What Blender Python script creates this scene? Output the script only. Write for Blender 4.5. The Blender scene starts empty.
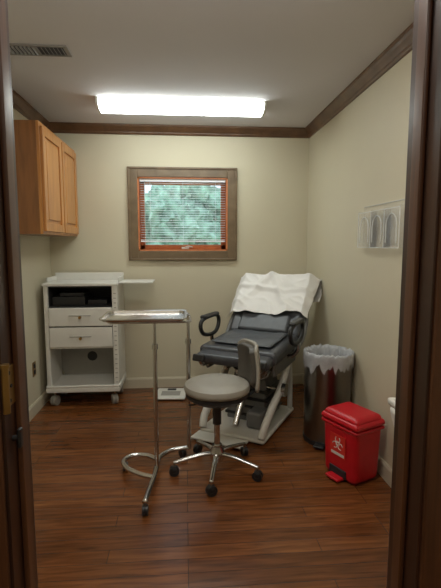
import bpy, math, random
from mathutils import Vector, Matrix, noise
random.seed(4)
S=bpy.context.scene
COL=S.collection
# ---------------------------------------------------------------- materials
def newmat(name):
    m=bpy.data.materials.new(name); m.use_nodes=True
    return m,m.node_tree.nodes,m.node_tree.links,m.node_tree.nodes['Principled BSDF']
def pm(name,col,rough=.5,metal=0,var=.04,scale=20,bump=0,spec=.5,emis=None,es=0,coat=0,trans=0,alpha=1):
    m,N,L,B=newmat(name)
    tc=N.new('ShaderNodeTexCoord'); nz=N.new('ShaderNodeTexNoise'); nz.inputs['Scale'].default_value=scale; nz.inputs['Detail'].default_value=4
    L.new(tc.outputs['Object'],nz.inputs['Vector'])
    cr=N.new('ShaderNodeValToRGB')
    cr.color_ramp.elements[0].position=.3; cr.color_ramp.elements[1].position=.7
    cr.color_ramp.elements[0].color=(*[max(0,c*(1-var)) for c in col],1)
    cr.color_ramp.elements[1].color=(*[min(1,c*(1+var)) for c in col],1)
    L.new(nz.outputs['Fac'],cr.inputs['Fac']); L.new(cr.outputs['Color'],B.inputs['Base Color'])
    B.inputs['Roughness'].default_value=rough; B.inputs['Metallic'].default_value=metal
    B.inputs['Specular IOR Level'].default_value=spec
    B.inputs['Coat Weight'].default_value=coat; B.inputs['Transmission Weight'].default_value=trans
    B.inputs['Alpha'].default_value=alpha
    if bump:
        b=N.new('ShaderNodeBump'); b.inputs['Strength'].default_value=bump; b.inputs['Distance'].default_value=.01
        L.new(nz.outputs['Fac'],b.inputs['Height']); L.new(b.outputs['Normal'],B.inputs['Normal'])
    if emis:
        B.inputs['Emission Color'].default_value=(*emis,1); B.inputs['Emission Strength'].default_value=es
    return m
def wood(name,c1,c2,rough=.35,stretch=(1,1,1),scale=12,coat=.2):
    m,N,L,B=newmat(name)
    tc=N.new('ShaderNodeTexCoord'); mp=N.new('ShaderNodeMapping'); mp.inputs['Scale'].default_value=stretch
    nz=N.new('ShaderNodeTexNoise'); nz.inputs['Scale'].default_value=scale; nz.inputs['Detail'].default_value=8; nz.inputs['Distortion'].default_value=.6
    L.new(tc.outputs['Object'],mp.inputs['Vector']); L.new(mp.outputs['Vector'],nz.inputs['Vector'])
    cr=N.new('ShaderNodeValToRGB'); cr.color_ramp.elements[0].position=.3; cr.color_ramp.elements[1].position=.72
    cr.color_ramp.elements[0].color=(*c1,1); cr.color_ramp.elements[1].color=(*c2,1)
    L.new(nz.outputs['Fac'],cr.inputs['Fac']); L.new(cr.outputs['Color'],B.inputs['Base Color'])
    B.inputs['Roughness'].default_value=rough; B.inputs['Coat Weight'].default_value=coat; B.inputs['Coat Roughness'].default_value=.2
    return m
def floor_mat():
    m,N,L,B=newmat('hardwood_floor')
    tc=N.new('ShaderNodeTexCoord'); br=N.new('ShaderNodeTexBrick')
    br.inputs['Scale'].default_value=1; br.inputs['Brick Width'].default_value=.95; br.inputs['Row Height'].default_value=.083
    br.inputs['Mortar Size'].default_value=.0014; br.inputs['Mortar Smooth'].default_value=.3; br.inputs['Bias'].default_value=0
    br.offset=.37; br.offset_frequency=3
    br.inputs['Color1'].default_value=(.125,.040,.011,1); br.inputs['Color2'].default_value=(.20,.070,.020,1); br.inputs['Mortar'].default_value=(.03,.010,.004,1)
    L.new(tc.outputs['Object'],br.inputs['Vector'])
    mp=N.new('ShaderNodeMapping'); mp.inputs['Scale'].default_value=(1.3,14,1)
    nz=N.new('ShaderNodeTexNoise'); nz.inputs['Scale'].default_value=3.2; nz.inputs['Detail'].default_value=8; nz.inputs['Distortion'].default_value=.8
    L.new(tc.outputs['Object'],mp.inputs['Vector']); L.new(mp.outputs['Vector'],nz.inputs['Vector'])
    cr=N.new('ShaderNodeValToRGB'); cr.color_ramp.elements[0].position=.3; cr.color_ramp.elements[1].position=.7
    cr.color_ramp.elements[0].color=(.5,.47,.45,1); cr.color_ramp.elements[1].color=(1.3,1.28,1.25,1)
    L.new(nz.outputs['Fac'],cr.inputs['Fac'])
    mx=N.new('ShaderNodeMix'); mx.data_type='RGBA'; mx.blend_type='MULTIPLY'; mx.inputs[0].default_value=.9
    L.new(br.outputs['Color'],mx.inputs[6]); L.new(cr.outputs['Color'],mx.inputs[7]); L.new(mx.outputs[2],B.inputs['Base Color'])
    n2=N.new('ShaderNodeTexNoise'); n2.inputs['Scale'].default_value=2.5; n2.inputs['Detail'].default_value=3
    mp2=N.new('ShaderNodeMapping'); mp2.inputs['Scale'].default_value=(1.5,5,1); L.new(tc.outputs['Object'],mp2.inputs['Vector']); L.new(mp2.outputs['Vector'],n2.inputs['Vector'])
    ad=N.new('ShaderNodeMath'); ad.operation='MULTIPLY_ADD'; ad.inputs[1].default_value=-.5
    L.new(br.outputs['Fac'],ad.inputs[0]); L.new(n2.outputs['Fac'],ad.inputs[2])
    bp=N.new('ShaderNodeBump'); bp.inputs['Strength'].default_value=.3; bp.inputs['Distance'].default_value=.006
    L.new(ad.outputs[0],bp.inputs['Height']); L.new(bp.outputs['Normal'],B.inputs['Normal'])
    B.inputs['Roughness'].default_value=.25; B.inputs['Specular IOR Level'].default_value=.5
    return m
M={}
M['wall']=pm('wall_paint_cream',(.575,.525,.385),.55,var=.015,scale=3,bump=.03)
M['base']=pm('baseboard_paint',(.55,.495,.37),.4,var=.015,scale=3)
M['ceil']=pm('ceiling_paint',(.64,.62,.64),.8,var=.01,scale=3)
M['floor']=floor_mat()
M['crown']=wood('crown_wood',(.075,.034,.015),(.14,.068,.03),.4,(1,1,1),8)
M['wincase']=wood('window_casing_wood',(.115,.075,.038),(.18,.12,.065),.4,(1,1,1),9)
M['sash']=wood('sash_wood_orange',(.50,.14,.045),(.66,.22,.075),.35,(1,1,1),10)
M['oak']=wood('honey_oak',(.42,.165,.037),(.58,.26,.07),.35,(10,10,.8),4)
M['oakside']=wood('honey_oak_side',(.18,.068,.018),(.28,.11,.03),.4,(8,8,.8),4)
M['mahog']=wood('door_jamb_wood',(.022,.009,.005),(.055,.020,.009),.38,(14,14,.6),4,.1)
M['mahog2']=wood('door_stop_wood',(.06,.022,.009),(.12,.046,.018),.38,(14,14,.6),4,.1)
M['white']=pm('white_enamel',(.70,.69,.64),.35,var=.02)
M['offwhite']=pm('offwhite_plastic',(.58,.565,.52),.45,var=.02)
M['bgrey']=pm('grey_panel',(.30,.29,.26),.5,var=.03)
M['mech']=pm('mechanism_grey',(.13,.13,.125),.45,var=.08)
M['vent']=pm('vent_metal',(.22,.21,.20),.5,var=.03)
M['black']=pm('charcoal_vinyl',(.045,.048,.055),.33,var=.15)
M['blackp']=pm('black_plastic',(.012,.012,.013),.42,var=.1)
M['pad']=pm('dark_grey_pad',(.08,.088,.10),.45,var=.15)
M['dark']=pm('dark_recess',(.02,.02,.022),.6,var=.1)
M['chrome']=pm('chrome',(.58,.57,.56),.18,1,var=.02)
M['steel']=pm('brushed_steel',(.52,.51,.49),.25,1,var=.06,scale=40)
M['cansteel']=pm('trash_can_steel',(.27,.25,.225),.28,1,var=.06,scale=8)
M['taupe']=pm('taupe_vinyl',(.30,.28,.24),.42,var=.04)
M['taupe2']=pm('dark_taupe_plastic',(.075,.068,.057),.5,var=.05)
M['red']=pm('red_plastic',(.52,.006,.014),.35,var=.06)
M['redlab']=pm('red_label',(.66,.03,.02),.4)
M['brass']=pm('aged_brass',(.42,.26,.09),.35,1,var=.1)
M['paper']=pm('white_paper',(.80,.79,.77),.75,var=.02,scale=8)
M['blind']=pm('blind_slat',(.82,.86,.90),.5,var=.01)
M['liner']=pm('trash_liner',(.52,.54,.57),.3,var=.15,scale=14,alpha=.75)
M['acryl']=pm('clear_acrylic',(.85,.87,.86),.12,alpha=.08)
M['acryl_edge']=pm('acrylic_edge',(.85,.86,.82),.2,alpha=.7)
M['lens']=pm('lamp_lens',(.9,.95,.93),.4,emis=(.93,1,.95),es=13)
M['fill_lens']=pm('added_fill_lens',(.9,.95,.93),.4,emis=(1,.95,.87),es=17)  # glowing lens for the added fill fixture out of view
M['hall']=pm('hall_lamp_glass',(.9,.9,.85),.4,emis=(1,.93,.82),es=24)
M['leaf']=pm('tree_leaves',(.30,.47,.36),.8,var=.6,scale=5)
M['bark']=pm('tree_bark',(.10,.08,.06),.9,var=.3)
M['grass']=pm('lawn',(.12,.22,.06),.9,var=.3)
def glassmat():
    m,N,L,B=newmat('window_glass'); tr=N.new('ShaderNodeBsdfTransparent'); gl=N.new('ShaderNodeBsdfGlossy'); gl.inputs['Roughness'].default_value=.02
    mx=N.new('ShaderNodeMixShader'); mx.inputs[0].default_value=.06; L.new(tr.outputs[0],mx.inputs[1]); L.new(gl.outputs[0],mx.inputs[2])
    L.new(mx.outputs[0],N['Material Output'].inputs['Surface']); return m
M['glass']=glassmat()
# ---------------------------------------------------------------- helpers
def empty(name,loc=(0,0,0),rz=0):
    e=bpy.data.objects.new(name,None); COL.objects.link(e); e.location=loc; e.rotation_euler=(0,0,math.radians(rz)); e.empty_display_size=.1; return e
def mesh(name,vs,fs,mat,par=None,smooth=False,bevel=0,bseg=3):
    me=bpy.data.meshes.new(name); me.from_pydata([tuple(v) for v in vs],[],fs); me.update()
    import bmesh
    bm=bmesh.new(); bm.from_mesh(me); bmesh.ops.recalc_face_normals(bm,faces=bm.faces); bm.to_mesh(me); bm.free()
    o=bpy.data.objects.new(name,me); COL.objects.link(o)
    if isinstance(mat,str): mat=M[mat]
    me.materials.append(mat)
    if smooth:
        for p in me.polygons: p.use_smooth=True
    if par: o.parent=par
    if bevel:
        b=o.modifiers.new('b','BEVEL'); b.width=bevel; b.segments=bseg; b.limit_method='ANGLE'; b.angle_limit=math.radians(40)
        for p in me.polygons: p.use_smooth=True
        w=o.modifiers.new('w','WEIGHTED_NORMAL'); w.keep_sharp=True
    return o
BF=[(0,1,3,2),(4,6,7,5),(0,4,5,1),(2,3,7,6),(0,2,6,4),(1,5,7,3)]
def boxv(a,b): return [(x,y,z) for x in (a[0],b[0]) for y in (a[1],b[1]) for z in (a[2],b[2])]
def boxes(name,lst,mat,par=None,bevel=0,bseg=2):
    vs=[];fs=[]
    for a,b in lst:
        k=len(vs); vs+=boxv(a,b); fs+=[tuple(i+k for i in f) for f in BF]
    return mesh(name,vs,fs,mat,par,bevel=bevel,bseg=bseg)
def box(name,c,s,mat,par=None,bevel=0,rot=(0,0,0),bseg=3):
    h=[x/2 for x in s]
    o=mesh(name,boxv([-h[0],-h[1],-h[2]],h),BF,mat,par,bevel=bevel,bseg=bseg)
    o.location=c; o.rotation_euler=[math.radians(r) for r in rot]; return o
def catmull(pts,res,closed):
    P=[Vector(p) for p in pts]; n=len(P); out=[]
    rng=n if closed else n-1
    for i in range(rng):
        if closed: a,b,c,d=P[(i-1)%n],P[i],P[(i+1)%n],P[(i+2)%n]
        else: a,b,c,d=P[max(i-1,0)],P[i],P[i+1],P[min(i+2,n-1)]
        for k in range(res):
            t=k/res
            out.append(.5*((2*b)+(c-a)*t+(2*a-5*b+4*c-d)*t*t+(3*b-a-3*c+d)*t**3))
    if not closed: out.append(P[-1])
    return out
def tube(name,pts,r,mat,par=None,closed=False,res=6,seg=12,r2=None,flat=1):
    P=catmull(pts,res,closed) if res>1 else [Vector(p) for p in pts]
    n=len(P); vs=[];fs=[]
    T=[]
    for i in range(n):
        if closed: t=P[(i+1)%n]-P[(i-1)%n]
        else: t=P[min(i+1,n-1)]-P[max(i-1,0)]
        T.append(t.normalized())
    up=Vector((0,0,1)) if abs(T[0].z)<.9 else Vector((1,0,0))
    nrm=(up-T[0]*up.dot(T[0])).normalized()
    for i in range(n):
        nrm=(nrm-T[i]*nrm.dot(T[i])).normalized(); bn=T[i].cross(nrm)
        rr=r if r2 is None else r+(r2-r)*i/(n-1)
        for k in range(seg):
            a=2*math.pi*k/seg; vs.append(P[i]+nrm*math.cos(a)*rr*flat+bn*math.sin(a)*rr)
    for i in range(n if closed else n-1):
        j=(i+1)%n
        for k in range(seg):
            k2=(k+1)%seg; fs.append((i*seg+k,i*seg+k2,j*seg+k2,j*seg+k))
    if not closed:
        fs.append(tuple(range(seg))[::-1]); fs.append(tuple((n-1)*seg+k for k in range(seg)))
    o=mesh(name,vs,fs,mat,par,smooth=True)
    return o
def cyl(name,p0,p1,r,mat,par=None,r2=None,seg=24):
    o=tube(name,[p0,p1],r,mat,par,res=1,seg=seg,r2=r2)
    e=o.modifiers.new('e','EDGE_SPLIT'); e.split_angle=math.radians(50); return o
def lathe(name,prof,mat,par=None,loc=(0,0,0),seg=40,fn=None,split=True,cap=False):
    vs=[];fs=[];n=len(prof)
    for i,(r,z) in enumerate(prof):
        for k in range(seg):
            a=2*math.pi*k/seg; v=Vector((r*math.cos(a),r*math.sin(a),z))
            if fn: v=fn(v,a,i)
            vs.append(v+Vector(loc))
    for i in range(n-1):
        for k in range(seg):
            k2=(k+1)%seg; fs.append((i*seg+k,i*seg+k2,(i+1)*seg+k2,(i+1)*seg+k))
    if cap:
        fs.append(tuple(range(seg))); fs.append(tuple((n-1)*seg+k for k in range(seg)))
    o=mesh(name,vs,fs,mat,par,smooth=True)
    if split:
        e=o.modifiers.new('e','EDGE_SPLIT'); e.split_angle=math.radians(45)
    return o
def grid(name,fn,nu,nv,mat,par=None,thick=0):
    vs=[fn(i/nu,j/nv) for j in range(nv+1) for i in range(nu+1)]
    fs=[(j*(nu+1)+i,j*(nu+1)+i+1,(j+1)*(nu+1)+i+1,(j+1)*(nu+1)+i) for j in range(nv) for i in range(nu)]
    o=mesh(name,vs,fs,mat,par,smooth=True)
    if thick:
        s=o.modifiers.new('s','SOLIDIFY'); s.thickness=thick; s.offset=0
    return o
def caster(par,name,x,y,r,mat='blackp',ang=0,zt=None,w=.014):
    c,s=math.cos(ang),math.sin(ang)
    for k,d in enumerate((-1,1)):
        q=(x+c*d*(w*.65),y+s*d*(w*.65),r)
        cyl(f'{name}_wheel_{k+1}',(q[0]-c*w*.45,q[1]-s*w*.45,r),(q[0]+c*w*.45,q[1]+s*w*.45,r),r,mat,par)
    box(f'{name}_hood',(x,y,r*1.25),(w*2.6,r*1.3,r*1.3),mat,par,bevel=r*.35,rot=(0,0,math.degrees(ang)))
    cyl(f'{name}_stem',(x,y,r),(x,y,zt or r*2.8),.007,'chrome',par,seg=12)
# ---------------------------------------------------------------- room
XL,XR,YB,YF,H=-1.23,1.16,4.06,-1.7,2.43
boxes('floor',[((XL-.12,YF-.12,-.1),(XR+.12,YB+.14,0))],'floor')
boxes('ceiling',[((XL-.12,YF-.12,H),(XR+.12,YB+.14,H+.1))],'ceil')
boxes('wall_left',[((XL-.12,YF,0),(XL,YB,H))],'wall')
boxes('wall_right',[((XR,YF,0),(XR+.12,YB,H))],'wall')
boxes('wall_front',[((XL-.12,YF-.12,0),(XR+.12,YF,H))],'wall')
wx0,wx1,wz0,wz1=-.43,.395,1.31,1.98
boxes('wall_back',[((XL-.12,YB,0),(wx0,YB+.14,H)),((wx1,YB,0),(XR+.12,YB+.14,H)),((wx0,YB,0),(wx1,YB+.14,wz0)),((wx0,YB,wz1),(wx1,YB+.14,H))],'wall')
dx0,dx1,dy0,dy1,dz=-.353,.50,.845,.95,2.05
boxes('wall_doorway',[((XL,dy0,0),(dx0-.02,dy1,H)),((dx1+.02,dy0,0),(XR,dy1,H)),((dx0-.02,dy0,dz+.02),(dx1+.02,dy1,H))],'wall')
# door frame
dfm=empty('door_frame')
boxes('jamb_lining',[((dx0-.02,dy0-.012,0),(dx0,dy1+.012,dz)),((dx1,dy0-.012,0),(dx1+.02,dy1+.012,dz)),((dx0-.02,dy0-.012,dz),(dx1+.02,dy1+.012,dz+.02))],'mahog',dfm,bevel=.002)
boxes('stop_moulding',[((dx0,.885,0),(dx0+.011,.922,dz)),((dx1-.011,.885,0),(dx1,.922,dz)),((dx0,.885,dz-.011),(dx1,.922,dz))],'mahog2',dfm,bevel=.003)
boxes('casing_hall',[((dx0-.085,dy0-.022,0),(dx0-.006,dy0-.001,dz+.08)),((dx1+.006,dy0-.022,0),(dx1+.085,dy0-.001,dz+.08)),((dx0-.006,dy0-.022,dz+.006),(dx1+.006,dy0-.001,dz+.08))],'mahog2',dfm,bevel=.004)
boxes('casing_room',[((dx0-.085,dy1+.001,0),(dx0-.006,dy1+.02,dz+.08)),((dx1+.006,dy1+.001,0),(dx1+.085,dy1+.02,dz+.08)),((dx0-.006,dy1+.001,dz+.006),(dx1+.006,dy1+.02,dz+.08))],'mahog',dfm,bevel=.004)
for k,z in enumerate((1.085,.30,1.85)):
    h=empty('door_hinge' if k==0 else f'door_hinge.{k:03d}',(dx0,.86,z))
    boxes('leaf_plate',[((0,-.026,-.04),(.003,.024,.04))],'brass',h,bevel=.001)
    cyl('knuckle',(.006,-.028,-.045),(.006,-.028,.045),.007,'brass',h,seg=14)
    cyl('pin_cap',(.006,-.028,.045),(.006,-.028,.052),.009,'brass',h,seg=14)
    for q in (-.028,0,.028): cyl('screw',(.003,-.004+(.008 if q==0 else 0),q),(.005,-.004+(.008 if q==0 else 0),q),.004,'blackp',h,seg=10)
dl=empty('door_bumper',(dx0,.868,.974))
cyl('post',(0,0,0),(.012,0,0),.006,'blackp',dl); box('pad',(.014,0,0),(.008,.016,.04),'blackp',dl,bevel=.003)
# crown
def prism(name,prof,path,mat):
    vs=[];fs=[];n=len(prof)
    for fr in path:
        for p in prof: vs.append(fr(p))
    for k in range(len(path)-1):
        for i in range(n):
            j=(i+1)%n; fs.append((k*n+i,k*n+j,(k+1)*n+j,(k+1)*n+i))
    fs.append(tuple(range(n))); fs.append(tuple((len(path)-1)*n+i for i in range(n)))
    return mesh(name,vs,fs,mat)
cp=[(0,0),(.058,0),(.058,-.013),(.05,-.018),(.042,-.03),(.03,-.044),(.02,-.058),(.02,-.068),(.012,-.08),(0,-.08)]
prism('trim_1',cp,[lambda p:(XL+p[0],dy1,H+p[1]),lambda p:(XL+p[0],YB-p[0],H+p[1])],'crown')
prism('trim_2',cp,[lambda p:(XL+p[0],YB-p[0],H+p[1]),lambda p:(XR-p[0],YB-p[0],H+p[1])],'crown')
prism('trim_3',cp,[lambda p:(XR-p[0],YB-p[0],H+p[1]),lambda p:(XR-p[0],dy1,H+p[1])],'crown')
bp=[(0,0),(.014,0),(.014,.085),(.008,.1),(0,.1)]
prism('baseboard_left',bp,[lambda p:(XL+p[0],dy1,p[1]),lambda p:(XL+p[0],YB-p[0],p[1])],'base')
prism('baseboard_back',bp,[lambda p:(XL+p[0],YB-p[0],p[1]),lambda p:(XR-p[0],YB-p[0],p[1])],'base')
prism('baseboard_right',bp,[lambda p:(XR-p[0],YB-p[0],p[1]),lambda p:(XR-p[0],dy1,p[1])],'base')
# window
win=empty('window_1')
c=.085
boxes('casing',[((wx0-c,YB-.022,wz0-c),(wx0,YB,wz1+c)),((wx1,YB-.022,wz0-c),(wx1+c,YB,wz1+c)),((wx0,YB-.022,wz1),(wx1,YB,wz1+c)),((wx0,YB-.022,wz0-c),(wx1,YB,wz0))],'wincase',win,bevel=.004)
boxes('casing_outer_bead',[((wx0-c-.004,YB-.032,wz0-c-.004),(wx0-c+.016,YB,wz1+c+.004)),((wx1+c-.016,YB-.032,wz0-c-.004),(wx1+c+.004,YB,wz1+c+.004)),((wx0-c,YB-.032,wz1+c-.016),(wx1+c,YB,wz1+c+.004)),((wx0-c,YB-.032,wz0-c-.004),(wx1+c,YB,wz0-c+.016))],'wincase',win,bevel=.004)
t=.012
boxes('reveal_lining',[((wx0,YB-.01,wz0),(wx0+t,YB+.14,wz1)),((wx1-t,YB-.01,wz0),(wx1,YB+.14,wz1)),((wx0,YB-.01,wz1-t),(wx1,YB+.14,wz1)),((wx0,YB-.01,wz0),(wx1,YB+.14,wz0+t))],'sash',win)
s=.045;a0,a1,b0,b1=wx0+t,wx1-t,wz0+t,wz1-t
boxes('sash',[((a0,YB+.06,b0),(a0+s,YB+.10,b1)),((a1-s,YB+.06,b0),(a1,YB+.10,b1)),((a0,YB+.06,b1-s),(a1,YB+.10,b1)),((a0,YB+.06,b0),(a1,YB+.10,b0+s))],'sash',win,bevel=.004)
boxes('glass_pane',[((a0+s,YB+.078,b0+s),(a1-s,YB+.082,b1-s))],'glass',win)
box('crank_base',(0.0,YB+.045,b0+.012),(.07,.03,.02),'offwhite',win,bevel=.004)
tube('crank_handle',[(0,YB+.03,b0+.02),(.03,YB+.015,b0+.03),(.07,YB+.01,b0+.022)],.005,'offwhite',win)
bl=empty('window_blind')
box('head_rail',((a0+a1)/2,YB+.022,b1-.014),(a1-a0-.012,.03,.026),'blind',bl,bevel=.003)
zb=b0+.072
ns=24
vs=[];fs=[]
for i in range(ns):
    z=zb+.02+(b1-.04-zb-.02)*i/(ns-1); k=len(vs); tl=.002
    for (yy,zz) in ((-.0115,-tl),(0,.0018),(.0115,tl)):
        for x in (a0+.006,a1-.006): vs.append((x,YB+.022+yy,z+zz))
    fs+=[(k,k+1,k+3,k+2),(k+2,k+3,k+5,k+4)]
o=mesh('slats',vs,fs,'blind',bl,smooth=True); o.modifiers.new('s','SOLIDIFY').thickness=.0008
box('bottom_rail',((a0+a1)/2,YB+.022,zb+.004),(a1-a0-.014,.022,.014),'blind',bl,bevel=.003)
for k,x in enumerate((a0+.1,(a0+a1)/2,a1-.1)): cyl(f'ladder_cord_{k+1}',(x,YB+.01,zb),(x,YB+.01,b1-.02),.0012,'blind',bl,seg=6)
cyl('tilt_wand',(a0+.05,YB+.006,zb+.15),(a0+.05,YB+.006,b1-.02),.003,'offwhite',bl,seg=8)
# outside
boxes('ground',[((-14,YB+.3,-.25),(14,30,-.15))],'grass')
tree=empty('tree',(0,0,0))
def blob(name,c,r,sd):
    import bmesh
    bm=bmesh.new(); bmesh.ops.create_icosphere(bm,subdivisions=5,radius=r)
    for v in bm.verts:
        n=noise.fractal(v.co*4.5+Vector((sd,sd*2,0)),1,2,6); v.co*=1+.5*n
    me=bpy.data.meshes.new(name); bm.to_mesh(me); bm.free(); o=bpy.data.objects.new(name,me); COL.objects.link(o); me.materials.append(M['leaf']); o.location=c; o.parent=tree
for i,(x,y,z,r) in enumerate([(-.45,9,2.05,.5),(.3,9.4,2.3,.45),(-.1,9,1.7,.5),(.75,9.6,1.9,.4),(.5,9.2,1.35,.45),(-.7,9.2,1.3,.45),(0,9.4,2.75,.35)]): blob(f'foliage_{i+1}',(x,y,z),r,i*1.7)
cyl('trunk',(0,9.2,-.16),(0,9.2,2.0),.14,'bark',tree,r2=.08)
# ceiling lights
def fixture(name,x0,x1,yn,yf,lens):
    lt=empty(name); ym=(yn+yf)/2
    boxes('metal_pan',[((x0+.01,yn+.01,H-.022),(x1-.01,yf-.01,H))],'white',lt,bevel=.004)
    prof=[(yn,H-.016),(yn+.004,H-.04),(yn+.025,H-.062),(ym-.04,H-.072),(ym+.04,H-.072),(yf-.025,H-.062),(yf-.004,H-.04),(yf,H-.016)]
    vs=[(x,p[0],p[1]) for x in (x0+.018,x1-.018) for p in prof]; n=len(prof)
    fs=[(i,i+1,n+i+1,n+i) for i in range(n-1)]+[tuple(range(n)),tuple(range(n,2*n)),(0,n-1,2*n-1,n)]
    mesh('prismatic_lens',vs,fs,lens,lt)
    for k,(xa,xb) in enumerate(((x0,x0+.018),(x1-.018,x1))):
        pr=[(ym+(p[0]-ym)*1.02,p[1]-.002 if p[1]<H-.02 else H) for p in prof]
        vs=[(x,p[0],p[1]) for x in (xa,xb) for p in pr]
        mesh(f'end_cap_{k+1}',vs,fs,'white',lt)
fixture('fluorescent_ceiling_light',-.64,.615,3.31,3.52,'lens')
fixture('added_fill_light',-.62,.60,1.35,1.57,'fill_lens')  # unseen second fixture, added to even out light in the front of the room
hl=empty('hall_ceiling_light',(0.1,-.7,H))
lathe('glass_dome',[(.2,-.012),(.19,-.04),(.14,-.075),(.07,-.092),(.001,-.097)],'hall',hl)
lathe('rim',[(.001,0),(.215,0),(.215,-.012),(.2,-.014)],'brass',hl)
# vent
v=empty('ceiling_air_vent',(-.80,2.57,H))
boxes('frame',[((-.17,-.065,-.008),(.17,-.05,0)),((-.17,.05,-.008),(.17,.065,0)),((-.17,-.05,-.008),(-.15,.05,0)),((.15,-.05,-.008),(.17,.05,0)),((-.006,-.05,-.008),(.006,.05,0))],'vent',v)
boxes('duct_dark',[((-.15,-.05,-.002),(.15,.05,0))],'dark',v)
for i in range(14):
    x=-.14+i*.0215
    box(f'louvre_{i+1}',(x,0,-.006),(.003,.098,.012),'vent',v,rot=(0,35 if i<7 else -35,0))
# ---------------------------------------------------------------- upper cabinet
cb=empty('wall_cabinet')
cx0,cx1,cy0,cy1,cz0,cz1=XL,-.98,3.1,4.058,1.44,2.20
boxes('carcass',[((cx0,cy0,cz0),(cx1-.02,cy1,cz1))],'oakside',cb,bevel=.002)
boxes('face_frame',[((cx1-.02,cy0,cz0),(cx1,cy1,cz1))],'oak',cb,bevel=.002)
ymid=(cy0+cy1)/2
for k,(ya,yb_) in enumerate(((cy0+.015,ymid-.012),(ymid+.012,cy1-.03))):
    d=.058; za,zb2=cz0+.02,cz1-.03
    boxes(f'door_{k+1}_frame',[((cx1,ya,za),(cx1+.02,ya+d,zb2)),((cx1,yb_-d,za),(cx1+.02,yb_,zb2)),((cx1,ya+d,za),(cx1+.02,yb_-d,za+d)),((cx1,ya+d,zb2-d),(cx1+.02,yb_-d,zb2))],'oak',cb,bevel=.003)
    boxes(f'door_{k+1}_panel',[((cx1,ya+d,za+d),(cx1+.006,yb_-d,zb2-d))],'oak',cb)
    boxes(f'door_{k+1}_raised',[((cx1+.006,ya+d+.025,za+d+.025),(cx1+.017,yb_-d-.025,zb2-d-.025))],'oak',cb,bevel=.008)
# ---------------------------------------------------------------- medical cart
ct=empty('medical_supply_cart',(-.87,3.63,0))
W=.60;D=.37
hw=W/2
boxes('side_panels',[((-hw,.0,.13),(-hw+.02,D,1.03)),((hw-.02,.0,.13),(hw,D,1.03))],'white',ct,bevel=.003)
boxes('corner_posts',[((-hw,-.008,.13),(-hw+.035,.02,1.03)),((hw-.045,-.008,.13),(hw,.02,1.03))],'white',ct,bevel=.005)
for k in range(20):
    z=.2+k*.04
    boxes(f'post_notch_{k+1}',[((hw-.032,-.0095,z),(hw-.012,-.007,z+.006))],'bgrey',ct)
bx=-.0; hz=.34; 
vs=[];fs=[];N2=32;hr=.045
for i in range(N2):
    a=2*math.pi*i/N2; vs.append((bx+hr*math.cos(a),D-.01,hz+hr*math.sin(a)))
x_0,x_1,z_0,z_1=-hw+.02,hw-.02,.17,.52
for i in range(N2):
    a=2*math.pi*i/N2; ca,sa=math.cos(a),math.sin(a)
    tx=((x_1-bx) if ca>0 else (bx-x_0))/max(abs(ca),1e-6); tz=((z_1-hz) if sa>0 else (hz-z_0))/max(abs(sa),1e-6)
    q=min(tx,tz); vs.append((bx+q*ca,D-.01,hz+q*sa))
for i in range(N2): j=(i+1)%N2; fs.append((i,j,N2+j,N2+i))
mesh('lower_back_panel',vs,fs,'bgrey',ct)
boxes('hole_backing',[((bx-.06,D-.004,hz-.06),(bx+.06,D-.001,hz+.06))],'dark',ct)
boxes('upper_back_panel',[((-hw+.02,D-.008,.50),(hw-.02,D,1.03))],'dark',ct)
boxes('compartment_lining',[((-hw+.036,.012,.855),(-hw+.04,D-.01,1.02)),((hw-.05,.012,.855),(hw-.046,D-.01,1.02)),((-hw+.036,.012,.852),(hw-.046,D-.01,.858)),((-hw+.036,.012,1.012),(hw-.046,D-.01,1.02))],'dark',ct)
boxes('compartment_contents',[((-.25,.06,.858),(.02,.3,.93)),((.04,.08,.858),(.20,.3,.90)),((-.2,.1,.93),(.0,.3,.96))],'blackp',ct,bevel=.004)
boxes('top_board',[((-hw-.008,-.015,1.025),(hw+.008,D+.005,1.05))],'white',ct,bevel=.006)
boxes('top_gallery_rail',[((-hw-.004,D-.012,1.05),(hw+.004,D+.004,1.115)),((-hw-.004,.10,1.05),(-hw+.008,D,1.09)),((hw-.008,.10,1.05),(hw+.004,D,1.09))],'white',ct,bevel=.004)
for k,(za,zb2) in enumerate(((.69,.845),(.512,.68))):
    boxes(f'drawer_{k+1}_front',[((-hw+.038,-.016,za),(hw-.048,.004,zb2))],'white',ct,bevel=.006)
    boxes(f'drawer_{k+1}_box',[((-hw+.045,.004,za+.01),(hw-.055,D-.03,zb2-.015))],'bgrey',ct)
    boxes(f'drawer_{k+1}_pull',[((-.10,-.024,za+.088),(.08,-.016,za+.094))],'bgrey',ct,bevel=.002)
    cyl(f'drawer_{k+1}_knob',(-.01,-.03,za+.075),(-.01,-.014,za+.075),.012,'brass',ct)
boxes('drawer_bay_floor',[((-hw+.02,0,.498),(hw-.02,D-.01,.51))],'white',ct)
boxes('base_tray',[((-hw-.005,-.03,.125),(hw+.005,D+.005,.165)),((-hw-.005,-.03,.165),(hw+.005,-.018,.185)),((-hw-.005,-.03,.165),(-hw+.008,D,.185)),((hw-.008,-.03,.165),(hw+.005,D,.185))],'white',ct,bevel=.008)
boxes('slide_shelf',[((hw+.008,.05,1.04),(hw+.29,.34,1.052))],'white',ct,bevel=.003)
for k,(x,y) in enumerate(((-.25,.03),(.25,.03),(-.25,.31),(.25,.31))): caster(ct,f'caster_{k+1}',x,y,.042,'bgrey',ang=.4 if k%2 else -.3,zt=.13,w=.02)
# outlet
ol=empty('wall_outlet',(XL,3.5,.367))
boxes('plate',[((0,-.036,-.058),(.005,.036,.058))],'brass',ol,bevel=.002)
boxes('sockets',[((.005,-.017,.008),(.0075,.017,.042)),((.005,-.017,-.042),(.0075,.017,-.008))],'dark',ol,bevel=.001)
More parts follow.
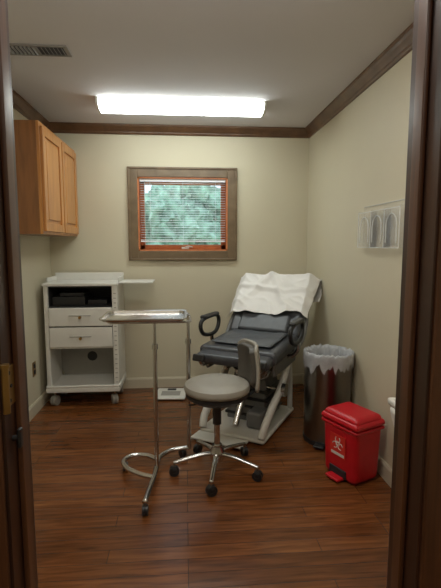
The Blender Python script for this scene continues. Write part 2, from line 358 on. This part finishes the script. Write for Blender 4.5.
# floor scale
sc=empty('bathroom_scale',(-.14,3.80,0),-4)
boxes('body',[((-.135,-.13,.008),(.135,.13,.035))],'white',sc,bevel=.012)
boxes('tread_mat',[((-.085,-.08,.035),(.085,.03,.038))],'bgrey',sc,bevel=.002)
boxes('dial_window',[((-.04,.055,.035),(.04,.10,.039))],'dark',sc,bevel=.002)
boxes('feet',[((-.12,-.12,0),(-.09,-.09,.01)),((.09,-.12,0),(.12,-.09,.01)),((-.12,.09,0),(-.09,.12,.01)),((.09,.09,0),(.12,.12,.01))],'blackp',sc)
# ---------------------------------------------------------------- exam chair
ch=empty('medical_exam_chair',(.50,3.20,0),-31)
boxes('base_plate',[((-.25,-.38,.012),(.25,.32,.045))],'white',ch,bevel=.014)
boxes('foot_step_plate',[((-.25,-.51,.014),(.14,-.385,.03))],'white',ch,bevel=.007)
boxes('base_feet',[((-.23,-.36,0),(-.17,-.30,.014)),((.17,-.36,0),(.23,-.30,.014)),((-.23,.22,0),(-.17,.28,.014)),((.17,.22,0),(.23,.28,.014)),((-.22,-.48,0),(-.18,-.44,.016)),((.06,-.48,0),(.10,-.44,.016))],'blackp',ch)
vs=[(-.16,-.12,.04),(.16,-.12,.04),(.16,.24,.04),(-.16,.24,.04),(-.12,-.02,.50),(.12,-.02,.50),(.12,.22,.50),(-.12,.22,.50)]
mesh('lift_housing',vs,[(0,1,2,3),(4,5,6,7),(0,1,5,4),(1,2,6,5),(2,3,7,6),(3,0,4,7)],'mech',ch,bevel=.02)
boxes('bellows_fold',[((-.17,-.12+.012*k,.08+.06*k),(.17,.245,.10+.06*k)) for k in range(4)],'blackp',ch,bevel=.006)
for k,sx in enumerate((-1,1)):
    tube(f'lift_arm_{k+1}',[(sx*.225,-.37,.05),(sx*.235,-.33,.12),(sx*.24,-.20,.21),(sx*.245,-.03,.30),(sx*.245,.09,.41),(sx*.245,.16,.54)],.033,'white',ch,seg=16,flat=.8)
    tube(f'rear_strut_{k+1}',[(sx*.225,.28,.045),(sx*.23,.26,.25),(sx*.24,.19,.53)],.02,'white',ch,seg=12)
    boxes(f'side_cover_{k+1}',[((sx*.26-.014,-.24,.45),(sx*.26+.014,.26,.55))],'mech',ch,bevel=.012)
    tube(f'stirrup_rod_{k+1}',[(sx*.20,-.10,.515),(sx*.21,-.30,.512),(sx*.22,-.385,.52),(sx*.23,-.41,.56)],.010,'chrome',ch)
    box(f'stirrup_cup_{k+1}',(sx*.23,-.42,.575),(.09,.03,.05),'blackp',ch,bevel=.01,rot=(-20,0,0))
cyl('cross_axle',(-.23,-.03,.30),(.23,-.03,.30),.014,'steel',ch)
cyl('hydraulic_cylinder',(0,-.30,.08),(0,-.02,.42),.024,'steel',ch)
cyl('hydraulic_rod',(0,-.03,.41),(0,.04,.50),.013,'chrome',ch)
box('pump_motor',(.12,-.17,.11),(.12,.16,.12),'mech',ch,bevel=.02)
cyl('gear_disc',(.262,-.03,.30),(.29,-.03,.30),.05,'steel',ch)
boxes('seat_frame',[((-.25,-.28,.515),(.25,.27,.555))],'bgrey',ch,bevel=.01)
box('seat_cushion',(0,-.02,.60),(.60,.56,.10),'black',ch,bevel=.035,rot=(3,0,0),bseg=4)
box('front_pad',(0,-.31,.57),(.56,.16,.075),'black',ch,bevel=.03,rot=(8,0,0),bseg=4)
grid('seat_pad_cover',lambda u,v:((u-.5)*.46,-.22+v*.40,.655+.021*v+.008*noise.noise(Vector((u*5,v*5,1)))),18,18,'pad',ch,.006)
th=40; sn,cs=math.sin(math.radians(th)),math.cos(math.radians(th))
o0=Vector((0,.24,.62)); dv=Vector((0,sn,cs)); nv=Vector((0,-cs,sn))
Lb=.56; cc=o0+dv*(Lb/2)
box('backrest_cushion',cc,(.61,.10,Lb),'black',ch,bevel=.035,rot=(-th,0,0),bseg=4)
box('backrest_shell',cc-nv*.062,(.58,.04,Lb*.95),'bgrey',ch,bevel=.016,rot=(-th,0,0))
box('lumbar_pad',o0+dv*.10+nv*.055,(.42,.05,.17),'pad',ch,bevel=.022,rot=(-th-6,0,0))
def paper(u,v):
    W_=.77+.05*math.sin(v*4+1)+.10*(max(0,.5-u)*2)*v
    w=(u-.5)*W_; s=-.16+v*.70
    e=.058
    aw=abs(w); side=max(0,aw-.29)
    if s<-.0: pos=o0+dv*(Lb+.012+s*.9)-nv*(e+.04)
    elif s<.12:
        q=s/.12*math.pi; pos=o0+dv*(Lb+.012+.035*math.sin(q))+nv*(-(e+.04)+ (2*e+.04)*(s/.12))
    else: pos=o0+dv*(Lb+.012-(s-.12))+nv*e
    # a few long diagonal folds plus light creasing
    fold=max(0,1-abs(u*.9+v*.55-.62)/.07)*.022+max(0,1-abs(u*1.0-v*.45-.30)/.06)*.018+max(0,1-abs(v-.56-.12*u)/.05)*.014
    rid=1-abs(noise.noise(Vector((u*5-v*3,v*5,4))))*2.6
    bump=.022*noise.noise(Vector((u*2.5,v*2.5,3)))+fold+.010*max(0,rid)**2
    edge=.045*max(0,v-.75)/.25*max(0,noise.noise(Vector((u*5,4,1)))+.3)
    p=pos+nv*(bump+edge+.010)*(1 if s>.05 else -1)
    p-=nv*side*.8*(1 if s>.05 else -.2)
    p.x=w*(1-.06*side/.08)+.012*noise.noise(Vector((u*3,v*6,5)))
    hem=.09*noise.noise(Vector((u*3,0,2)))+.02*noise.noise(Vector((u*9,0,2)))-.03*u
    p-=dv*hem*v
    return p
grid('paper_cover',paper,100,90,'paper',ch,.002)
for k,sx in enumerate((-1,1)):
    X=sx*.355
    tube(f'armrest_loop_{k+1}',[(X,-.13,.79),(X,.02,.805),(X,.12,.79),(X,.145,.735),(X,.10,.67),(X,.0,.655),(X,-.12,.68),(X,-.165,.74)],.016,'blackp',ch,closed=True)
    box(f'armrest_pad_{k+1}',(X,-.01,.81),(.05,.25,.03),'blackp',ch,bevel=.013)
    tube(f'armrest_bracket_{k+1}',[(X,.02,.655),(X,.03,.60),(sx*.31,.04,.545),(sx*.24,.04,.535)],.015,'steel',ch)
    tube(f'backrest_hinge_arm_{k+1}',[(sx*.30,.12,.56),(sx*.325,.24,.62),(sx*.325,.36,.74),(sx*.30,.44,.84)],.016,'mech',ch)
lathe('drain_basin',[(.001,0),(.09,.005),(.12,.03),(.135,.085),(.145,.09),(.138,.08),(.11,.03),(.001,.012)],'steel',ch,loc=(.09,-.20,.41))
for k,x in enumerate((-.06,.24)): cyl(f'basin_rail_{k+1}',(x,-.32,.49),(x,.1,.52),.008,'steel',ch,seg=10)
# ---------------------------------------------------------------- stool
st=empty('rolling_medical_stool',(.18,2.47,0))
lathe('seat_cushion',[(.001,.562),(.10,.564),(.165,.559),(.190,.548),(.198,.527),(.192,.508),(.18,.500),(.001,.500)],'taupe',st)
lathe('seat_pan',[(.001,.498),(.187,.501),(.187,.480),(.15,.452),(.05,.44),(.001,.44)],'blackp',st)
cyl('gas_spring_cover',(0,0,.30),(0,0,.46),.026,'blackp',st)
cyl('gas_spring',(0,0,.12),(0,0,.32),.018,'chrome',st)
lathe('hub',[(.001,.07),(.035,.07),(.045,.09),(.045,.13),(.03,.155),(.03,.17),(.001,.17)],'chrome',st,seg=24)
for i in range(5):
    a=math.radians(-101+72*i); c_,s_=math.cos(a),math.sin(a)
    tube(f'leg_{i+1}',[(c_*.03,s_*.03,.115),(c_*.10,s_*.10,.112),(c_*.19,s_*.19,.095),(c_*.265,s_*.265,.078)],.017,'chrome',st,r2=.012,flat=.8)
    caster(st,f'caster_{i+1}',c_*.26,s_*.26,.029,'blackp',ang=a+.6+i,zt=.08,w=.016)
ba=math.radians(14); bc,bs=math.cos(ba),math.sin(ba)
tube('back_support_bar',[(bc*.05,bs*.05,.455),(bc*.17,bs*.17,.45),(bc*.235,bs*.235,.475),(bc*.255,bs*.255,.55),(bc*.25,bs*.25,.66)],.014,'blackp',st,flat=.5)
tube('height_lever',[(-.05,-.02,.455),(-.13,-.06,.445),(-.17,-.08,.45)],.005,'blackp',st)
def backp(off,ww,z0,z1):
    def f(u,v):
        an=ba+(u-.5)*ww; z=z0+(z1-z0)*v
        ed=max(0,abs(u-.5)*2-.6)/.4
        z=(z0+z1)/2+(z-(z0+z1)/2)*(1-.2*ed*ed)
        r=.225+off+.012*math.sin(v*3.1)-.01*v
        return Vector((r*math.cos(an),r*math.sin(an),z))
    return f
o=grid('backrest_pad',backp(-.012,1.1,.54,.765),26,12,'taupe2',st,.036); b=o.modifiers.new('b','BEVEL'); b.width=.01; b.segments=3
o=grid('backrest_shell',backp(.014,1.26,.50,.785),26,12,'taupe',st,.020); b=o.modifiers.new('b','BEVEL'); b.width=.006; b.segments=3
# ---------------------------------------------------------------- mayo stand
ms=empty('mayo_instrument_stand',(0,0,0))
tx0,tx1,ty0,ty1,tz=-.48,.005,2.35,2.69,.958
def rrect(x0,x1,y0,y1,r,z,n=6):
    out=[]
    for cx,cy,a0 in ((x1-r,y1-r,0),(x0+r,y1-r,90),(x0+r,y0+r,180),(x1-r,y0+r,270)):
        for i in range(n+1):
            a=math.radians(a0+90*i/n); out.append((cx+r*math.cos(a),cy+r*math.sin(a),z))
    return out
rings=[rrect(tx0+.03,tx1-.03,ty0+.03,ty1-.03,.03,tz-.016),rrect(tx0+.018,tx1-.018,ty0+.018,ty1-.018,.035,tz-.014),rrect(tx0+.013,tx1-.013,ty0+.013,ty1-.013,.04,tz),rrect(tx0,tx1,ty0,ty1,.045,tz+.002),rrect(tx0,tx1,ty0,ty1,.045,tz-.004)]
vs=[p for r in rings for p in r]; n=len(rings[0]); fs=[tuple(range(n))]
for k in range(len(rings)-1):
    for i in range(n): j=(i+1)%n; fs.append((k*n+i,k*n+j,(k+1)*n+j,(k+1)*n+i))
o=mesh('tray',vs,fs,'steel',ms,smooth=True); o.modifiers.new('s','SOLIDIFY').thickness=.0015
o.modifiers.new('e','EDGE_SPLIT')
tube('tray_support_frame',rrect(tx0+.04,tx1+.02,ty0+.05,ty1-.05,.04,tz-.026,3),.006,'chrome',ms,closed=True,res=1,seg=10)
PA=(-.18,2.44);PB=(.012,2.65)
cyl('post_inner',(PA[0],PA[1],.5),(PA[0],PA[1],tz-.02),.009,'chrome',ms)
cyl('post_outer',(PA[0],PA[1],.05),(PA[0],PA[1],.78),.0125,'chrome',ms)
lathe('height_collar',[(.001,.77),(.018,.77),(.018,.80),(.001,.80)],'chrome',ms,loc=(PA[0],PA[1],0),seg=20)
cyl('side_post',(PB[0],PB[1],.06),(PB[0],PB[1],.76),.0135,'chrome',ms)
cyl('side_post_inner',(PB[0],PB[1],.6),(PB[0],PB[1],tz-.015),.010,'chrome',ms)
tube('side_post_top_bend',[(PB[0],PB[1],tz-.03),(PB[0],PB[1]-.002,tz-.02),(PB[0]-.02,PB[1]-.01,tz-.022),(PB[0]-.1,PB[1]-.02,tz-.026)],.008,'chrome',ms)
lathe('side_collar',[(.001,.75),(.019,.75),(.019,.78),(.001,.78)],'chrome',ms,loc=(PB[0],PB[1],0),seg=20)
tube('base_rail',[(-.215,2.06,.075),(-.20,2.20,.072),(-.187,2.34,.06),(-.182,2.45,.055),(-.17,2.56,.055),(-.11,2.64,.055),(-.04,2.655,.06),(PB[0],PB[1],.065)],.0145,'chrome',ms)
tube('base_loop',[(-.19,2.32,.06),(-.27,2.36,.06),(-.35,2.43,.06),(-.385,2.52,.06),(-.34,2.585,.06),(-.25,2.58,.06),(-.18,2.52,.058)],.0145,'chrome',ms)
for k,(x,y) in enumerate(((-.215,2.07),(-.375,2.52),(-.03,2.66))): caster(ms,f'caster_{k+1}',x,y,.026,'blackp',ang=.3*k,zt=.066,w=.013)
# ---------------------------------------------------------------- trash can
tc=empty('step_trash_can',(.985,2.85,0))
lathe('body',[(.001,.0),(.155,.0),(.158,.03),(.162,.60),(.166,.605),(.166,.625),(.158,.627),(.156,.60),(.150,.05),(.001,.05)],'cansteel',tc,seg=48)
lathe('base_ring',[(.157,0),(.163,.0),(.164,.03),(.157,.032)],'blackp',tc,seg=48)
def lf(v,a,i):
    k=noise.noise(Vector((math.cos(a)*3,math.sin(a)*3,i*.7)))
    k2=noise.noise(Vector((math.cos(a)*9,math.sin(a)*9,i*.5)))
    v=v.copy(); f=1+(.08*k2 if i>4 else (.03*abs(k2) if i<4 else 0))
    v.x*=f; v.y*=f
    if i==0: v.z+=.08*k+.04*k2
    if i==1: v.z+=.03*k
    v.z+=.014*k2
    return v
lathe('bag_liner',[(.168,.535),(.169,.575),(.1695,.60),(.170,.626),(.163,.64),(.150,.62),(.143,.57),(.138,.48),(.12,.30),(.001,.25)],'liner',tc,seg=120,fn=lf,split=False)
box('pedal',(-.10,-.155,.02),(.07,.06,.012),'blackp',tc,bevel=.005,rot=(0,0,-33))
# ---------------------------------------------------------------- red bin
rb=empty('biohazard_waste_bin',(.975,2.37,0),25)
def taper(name,x0,y0,z0,x1,y1,z1,mat,bev,par=rb,oy=0):
    vs=[(-x0,-y0,z0),(x0,-y0,z0),(x0,y0,z0),(-x0,y0,z0),(-x1,-y1+oy,z1),(x1,-y1+oy,z1),(x1,y1+oy,z1),(-x1,y1+oy,z1)]
    return mesh(name,vs,[(0,1,2,3),(4,5,6,7),(0,1,5,4),(1,2,6,5),(2,3,7,6),(3,0,4,7)],mat,par,bevel=bev,bseg=5)
taper('body',.104,.124,.0,.112,.136,.335,'red',.038)
taper('body_rim',.116,.141,.308,.118,.143,.33,'red',.045)
taper('lid_skirt',.122,.147,.333,.118,.143,.372,'red',.05)
taper('lid_dome',.114,.139,.36,.098,.122,.40,'red',.04)
box('pedal',(-.128,0,.02),(.06,.10,.016),'red',rb,bevel=.006)
box('pedal_recess',(-.106,0,.045),(.012,.13,.05),'dark',rb,bevel=.004)
lab=empty('label',(-.1125,0.0,.205)); lab.parent=rb; lab.rotation_euler=(0,math.radians(-1.4),0)
box('label_sheet',(0,0,0),(.002,.12,.13),'redlab',lab)
boxes('label_text_strip',[((-.0022,-.05,-.058),(-.001,.05,-.042))],'white',lab)
for i in range(3):
    a=math.radians(90+120*i); c1,c2=.024*math.cos(a),.012+.024*math.sin(a)
    tube(f'biohazard_ring_{i+1}',[(-.0018,c1+.018*math.cos(t_),c2+.018*math.sin(t_)) for t_ in [math.radians(a_+math.degrees(a)+40) for a_ in range(0,281,20)]],.0022,'white',lab,res=1,seg=6)
tube('biohazard_centre',[(-.0018,.014*math.cos(math.radians(q)),.012+.014*math.sin(math.radians(q))) for q in range(0,360,20)],.0015,'white',lab,closed=True,res=1,seg=6)
# ---------------------------------------------------------------- acrylic holder on the right wall
ah=empty('acrylic_glove_box_holder',(XR,2.47,1.475))
dp=.04
boxes('front_sheet',[((-dp,-.27,-.125),(-dp+.003,.27,.09))],'acryl',ah)
boxes('back_sheet',[((-.004,-.27,-.125),(0,.27,.13))],'acryl',ah)
boxes('dividers',[((-dp,y,-.125),(0,y+.003,.10)) for y in (-.27,-.092,.087,.267)]+[((-dp,-.27,-.128),(0,.27,-.125))],'acryl',ah)
boxes('polished_edges',[((-dp-.002,-.272,.088),(-dp+.003,.272,.092)),((-dp-.002,-.272,-.129),(-dp+.003,.272,-.125)),((-dp-.002,-.272,-.125),(-dp+.003,-.269,.09)),((-dp-.002,.269,-.125),(-dp+.003,.272,.09)),((-dp-.002,-.093,-.125),(-dp+.003,-.090,.09)),((-dp-.002,.086,-.125),(-dp+.003,.089,.09)),((-.005,-.272,.128),(0,.272,.132))],'acryl_edge',ah)
for k,y in enumerate((-.18,0,.178)):
    tube(f'arch_slot_{k+1}',[(-dp,y-.06,-.10),(-dp,y-.06,.0),(-dp,y-.045,.04),(-dp,y,.06),(-dp,y+.045,.04),(-dp,y+.06,.0),(-dp,y+.06,-.10)],.004,'acryl_edge',ah,seg=6)
# wall sink
sk=empty('wall_mounted_sink',(XR,1.72,0))
taper('bowl',.09,.13,.50,.11,.17,.62,'white',.03,par=sk).location=(-.112,0,0)
boxes('rim',[((-.215,-.18,.615),(0,.18,.65))],'white',sk,bevel=.012)
# ---------------------------------------------------------------- world, camera
w=bpy.data.worlds.new('w'); S.world=w; w.use_nodes=True
bg=w.node_tree.nodes['Background']; bg.inputs[0].default_value=(.70,.87,1,1); bg.inputs[1].default_value=1.7
cam=bpy.data.cameras.new('camera'); co=bpy.data.objects.new('camera',cam); COL.objects.link(co); S.camera=co
cam.sensor_fit='VERTICAL'; cam.sensor_height=36; cam.lens=430/588*36; cam.clip_start=.05
co.location=(0,0,1.364); co.rotation_euler=(math.radians(83.5),0,math.radians(-4.65))
S.view_settings.view_transform='Standard'; S.view_settings.exposure=.15; S.view_settings.gamma=1.03
